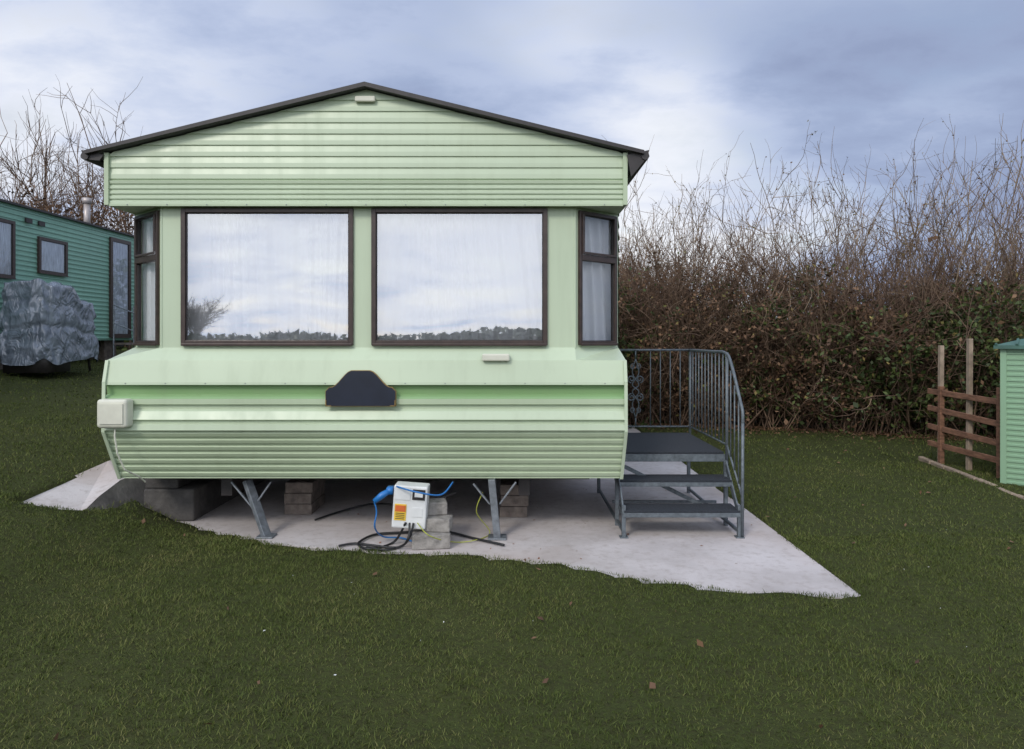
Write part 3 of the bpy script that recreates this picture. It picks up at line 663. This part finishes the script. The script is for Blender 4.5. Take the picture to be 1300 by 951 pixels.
def hedgeseg(name,t0,t1,nst,h0,h1,nk,nleaf,gfrac,hl,depth=1.2,tw=TWIG,lsz=.035,wob=.17):
    e=empty(name)
    t=rng.uniform(t0,t1,nst); p=hline(t); 
    base=np.stack([p[:,0]+rng.normal(0,.1,nst),p[:,1]+rng.uniform(0,depth,nst),np.full(nst,-1.48)],-1)
    d=np.stack([rng.normal(0,.38,nst),rng.normal(-.05,.28,nst),np.ones(nst)],-1)
    hh=rng.uniform(h0,h1,nst)*(1+.16*np.sin(t*33)*np.sin(t*15+1))
    A=grow(base,d,hh,9,wob,.05)
    B=kids(A,nk,.08,.97,.75,.3,1.0,6,.24,.07); C=kids(B,int(nk*2.0),.2,1,.8,.12,.45,4,.27,.05)
    V,Fc=strandmesh([(A,.014,.003),(B,.006,.002),(C,.0035,.0016)])
    npmesh('branches',V,Fc,[tw],e)
    src=np.concatenate([A.reshape(-1,3),B.reshape(-1,3),C.reshape(-1,3)])
    cl=np.sin(src[:,0]*2.9+1)*np.sin(src[:,2]*3.3+src[:,0])+rng.normal(0,.5,len(src))
    src=src[(src[:,2]<hl+.4*cl)]
    ds=np.sin(src[:,0]*5.1+src[:,1]*3)*np.sin(src[:,2]*5.7+src[:,1]*4+1)+.5*np.sin(src[:,0]*11+2)*np.sin(src[:,2]*13)
    src=src[rng.random(len(src))<np.clip(.55+.75*ds,.08,1)]
    C0=src[rng.integers(0,len(src),nleaf)]+rng.normal(0,.045,(nleaf,3))
    C0[:,2]=np.maximum(C0[:,2],-1.45)
    V,Fc=leaves(C0,lsz)
    gn=.5+.5*np.sin(C0[:,0]*2.3+C0[:,2]*1.7+2)*np.sin(C0[:,2]*2.6+C0[:,0]*1.3+C0[:,1])+rng.normal(0,.22,nleaf)
    thr=np.quantile(gn,1-gfrac) if gfrac<1 else -9
    mi=np.where(gn>thr,0,1); mi=np.where(rng.random(nleaf)<.04,2,mi)
    npmesh('foliage',V,Fc,[IVY,BRN,YLF],e,mi=mi)
    return e
hedgeseg('evergreen_hedge',-.02,.22,140,1.9,2.5,1500,38000,.78,.80,1.3,lsz=.038)
hedgeseg('beech_hedge',.18,.46,290,2.4,3.3,4600,22000,.08,1.0,1.2,lsz=.027)
hedgeseg('mixed_hedge',.44,.74,210,2.2,3.2,3000,32000,.66,.50,1.2,lsz=.034)
hedgeseg('ivy_hedge',.70,1.05,200,2.2,3.2,2700,40000,.80,.60,1.4,lsz=.038)
e=empty('bare_shrubs'); n=170; t=rng.beta(1.2,1.0,n)*.84+.20; p=hline(t)
base=np.stack([p[:,0],p[:,1]+rng.uniform(.4,2.2,n),np.full(n,-1.48)],-1); d=np.stack([rng.normal(0,.26,n),rng.normal(0,.2,n),np.ones(n)],-1)
A=grow(base,d,rng.uniform(2.9,4.4,n),10,.10,.03); B=kids(A,1500,.35,.98,.45,.4,1.3,7,.15,.10); C=kids(B,3600,.2,1,.55,.15,.5,5,.2,.07)
V,Fc=strandmesh([(A,.013,.0035),(B,.0058,.0022),(C,.0032,.0016)]); npmesh('shoots',V,Fc,[TWIGL],e)
nb=4200; src=np.concatenate([B.reshape(-1,3),C.reshape(-1,3)]); src=src[src[:,2]>.2]; V,Fc=leaves(src[rng.integers(0,len(src),nb)]+rng.normal(0,.012,(nb,3)),.018); npmesh('catkins',V,Fc,[YLF,BRN],e,mi=(rng.random(nb)<.5).astype(int))
n=9000; t=rng.uniform(0,1.0,n); p=hline(t); x=p[:,0]+rng.normal(0,.1,n); y=p[:,1]-rng.exponential(.22,n)+.3
n2=170; x=np.append(x,rng.uniform(-3.5,6,n2)); y=np.append(y,rng.uniform(2.2,9,n2)); 
k=(sdist(x,y,SLAB)>0.02)&(sdist(x,y,PATH)>.02); x=x[k];y=y[k]; z=H(x,y)+.02
V,Fc=leaves(np.stack([x,y,z],-1),.018,3.0); npmesh('fallen_leaves',V,Fc,[BRN])
sxy=np.array([(rng.uniform(-1.5,1.85),rng.uniform(4.2,6.5)) for _ in range(60)])
sxy=sxy[sdist(sxy[:,0],sxy[:,1],SLAB)<-.05]
V,Fc=leaves(np.concatenate([np.array([g(732,697,-.012),g(652,688,-.012)]),np.column_stack([sxy,np.full(len(sxy),-1.417)])]),.011,8.0); npmesh('fallen_leaves',V,Fc,[simple('orange_leaf',(.26,.12,.06),.7)])
nd=26; x=rng.uniform(-2,3.2,nd); y=rng.uniform(2.4,5.5,nd); k=sdist(x,y,SLAB)>.05; x=x[k];y=y[k]
V,Fc=leaves(np.stack([x,y,H(x,y)+.02],-1),.006,6.0); npmesh('daisies',V,Fc,[simple('white_petals',(.7,.7,.68),.7,.05)])
e=empty('bare_trees'); n=150; base=np.stack([rng.uniform(-19,-9.2,n),rng.uniform(16.5,20,n),np.full(n,-.8)],-1); d=np.stack([rng.normal(0,.25,n),rng.normal(0,.15,n),np.ones(n)],-1)
A=grow(base,d,rng.uniform(3.6,6.1,n),9,.10,.03); B=kids(A,1700,.25,.98,.5,.6,1.8,6,.16,.10); C=kids(B,5200,.2,1,.55,.3,.9,4,.2,.07)
V,Fc=strandmesh([(A,.032,.006),(B,.012,.004),(C,.0065,.003)]); npmesh('branches',V,Fc,[TWIG],e)
src=np.concatenate([A.reshape(-1,3),B.reshape(-1,3)]); src=src[src[:,2]<3.6]; C0=src[rng.integers(0,len(src),17000)]+rng.normal(0,.15,(17000,3)); V,Fc=leaves(C0,.05); npmesh('foliage',V,Fc,[BRN],e)
C0=np.stack([rng.uniform(-19,-5,12000),rng.uniform(17,19,12000),-.8+rng.beta(1,1.3,12000)*2.9],-1); V,Fc=leaves(C0,.10); npmesh('undergrowth',V,Fc,[IVY],e)
def tree(name,x,y,zb,h,dens=1.0,tw=TWIG):
    e=empty(name); A=grow(np.array([[x,y,zb]]),np.array([[0,0,1.]]),np.array([h*.45]),5,.05,0)
    B=kids(A,int(16*dens),.6,1,.6,h*.35,h*.55,7,.12,.05); C=kids(B,int(260*dens),.3,1,.5,h*.12,h*.25,5,.15,.06); D=kids(C,int(1500*dens),.2,1,.5,h*.05,h*.12,4,.2,.04)
    V,Fc=strandmesh([(A,h*.03,h*.02),(B,h*.012,h*.003),(C,h*.004,h*.0015),(D,h*.002,h*.0012)]); npmesh('trunk_and_branches',V,Fc,[tw],e)
tree('distant_tree',5.1,27,-1.5,5.0,1.4); tree('distant_tree',3.2,30,-1.5,4.4,1)
def belt(name,pa,pb_,n,h,sz,mat=IVY):
    t=rng.random(n); hv=h*(.65+.35*np.sin(t*37)*np.sin(t*91+2))+h*.2*np.sin(t*260)
    x=pa[0]+(pb_[0]-pa[0])*t+rng.normal(0,.8,n); y=pa[1]+(pb_[1]-pa[1])*t+rng.normal(0,.8,n); z=-1.6+rng.beta(1.1,1.1,n)*(hv+1.6)
    V,Fc=leaves(np.stack([x,y,z],-1),sz); npmesh(name,V,Fc,[mat])
belt('distant_trees',(-45,42),(60,42),22000,1.4,.28); belt('distant_trees',(-70,-34),(70,-34),24000,.45,.28)
tree('distant_tree',-25.5,-46,-1.5,5.0,1.6)
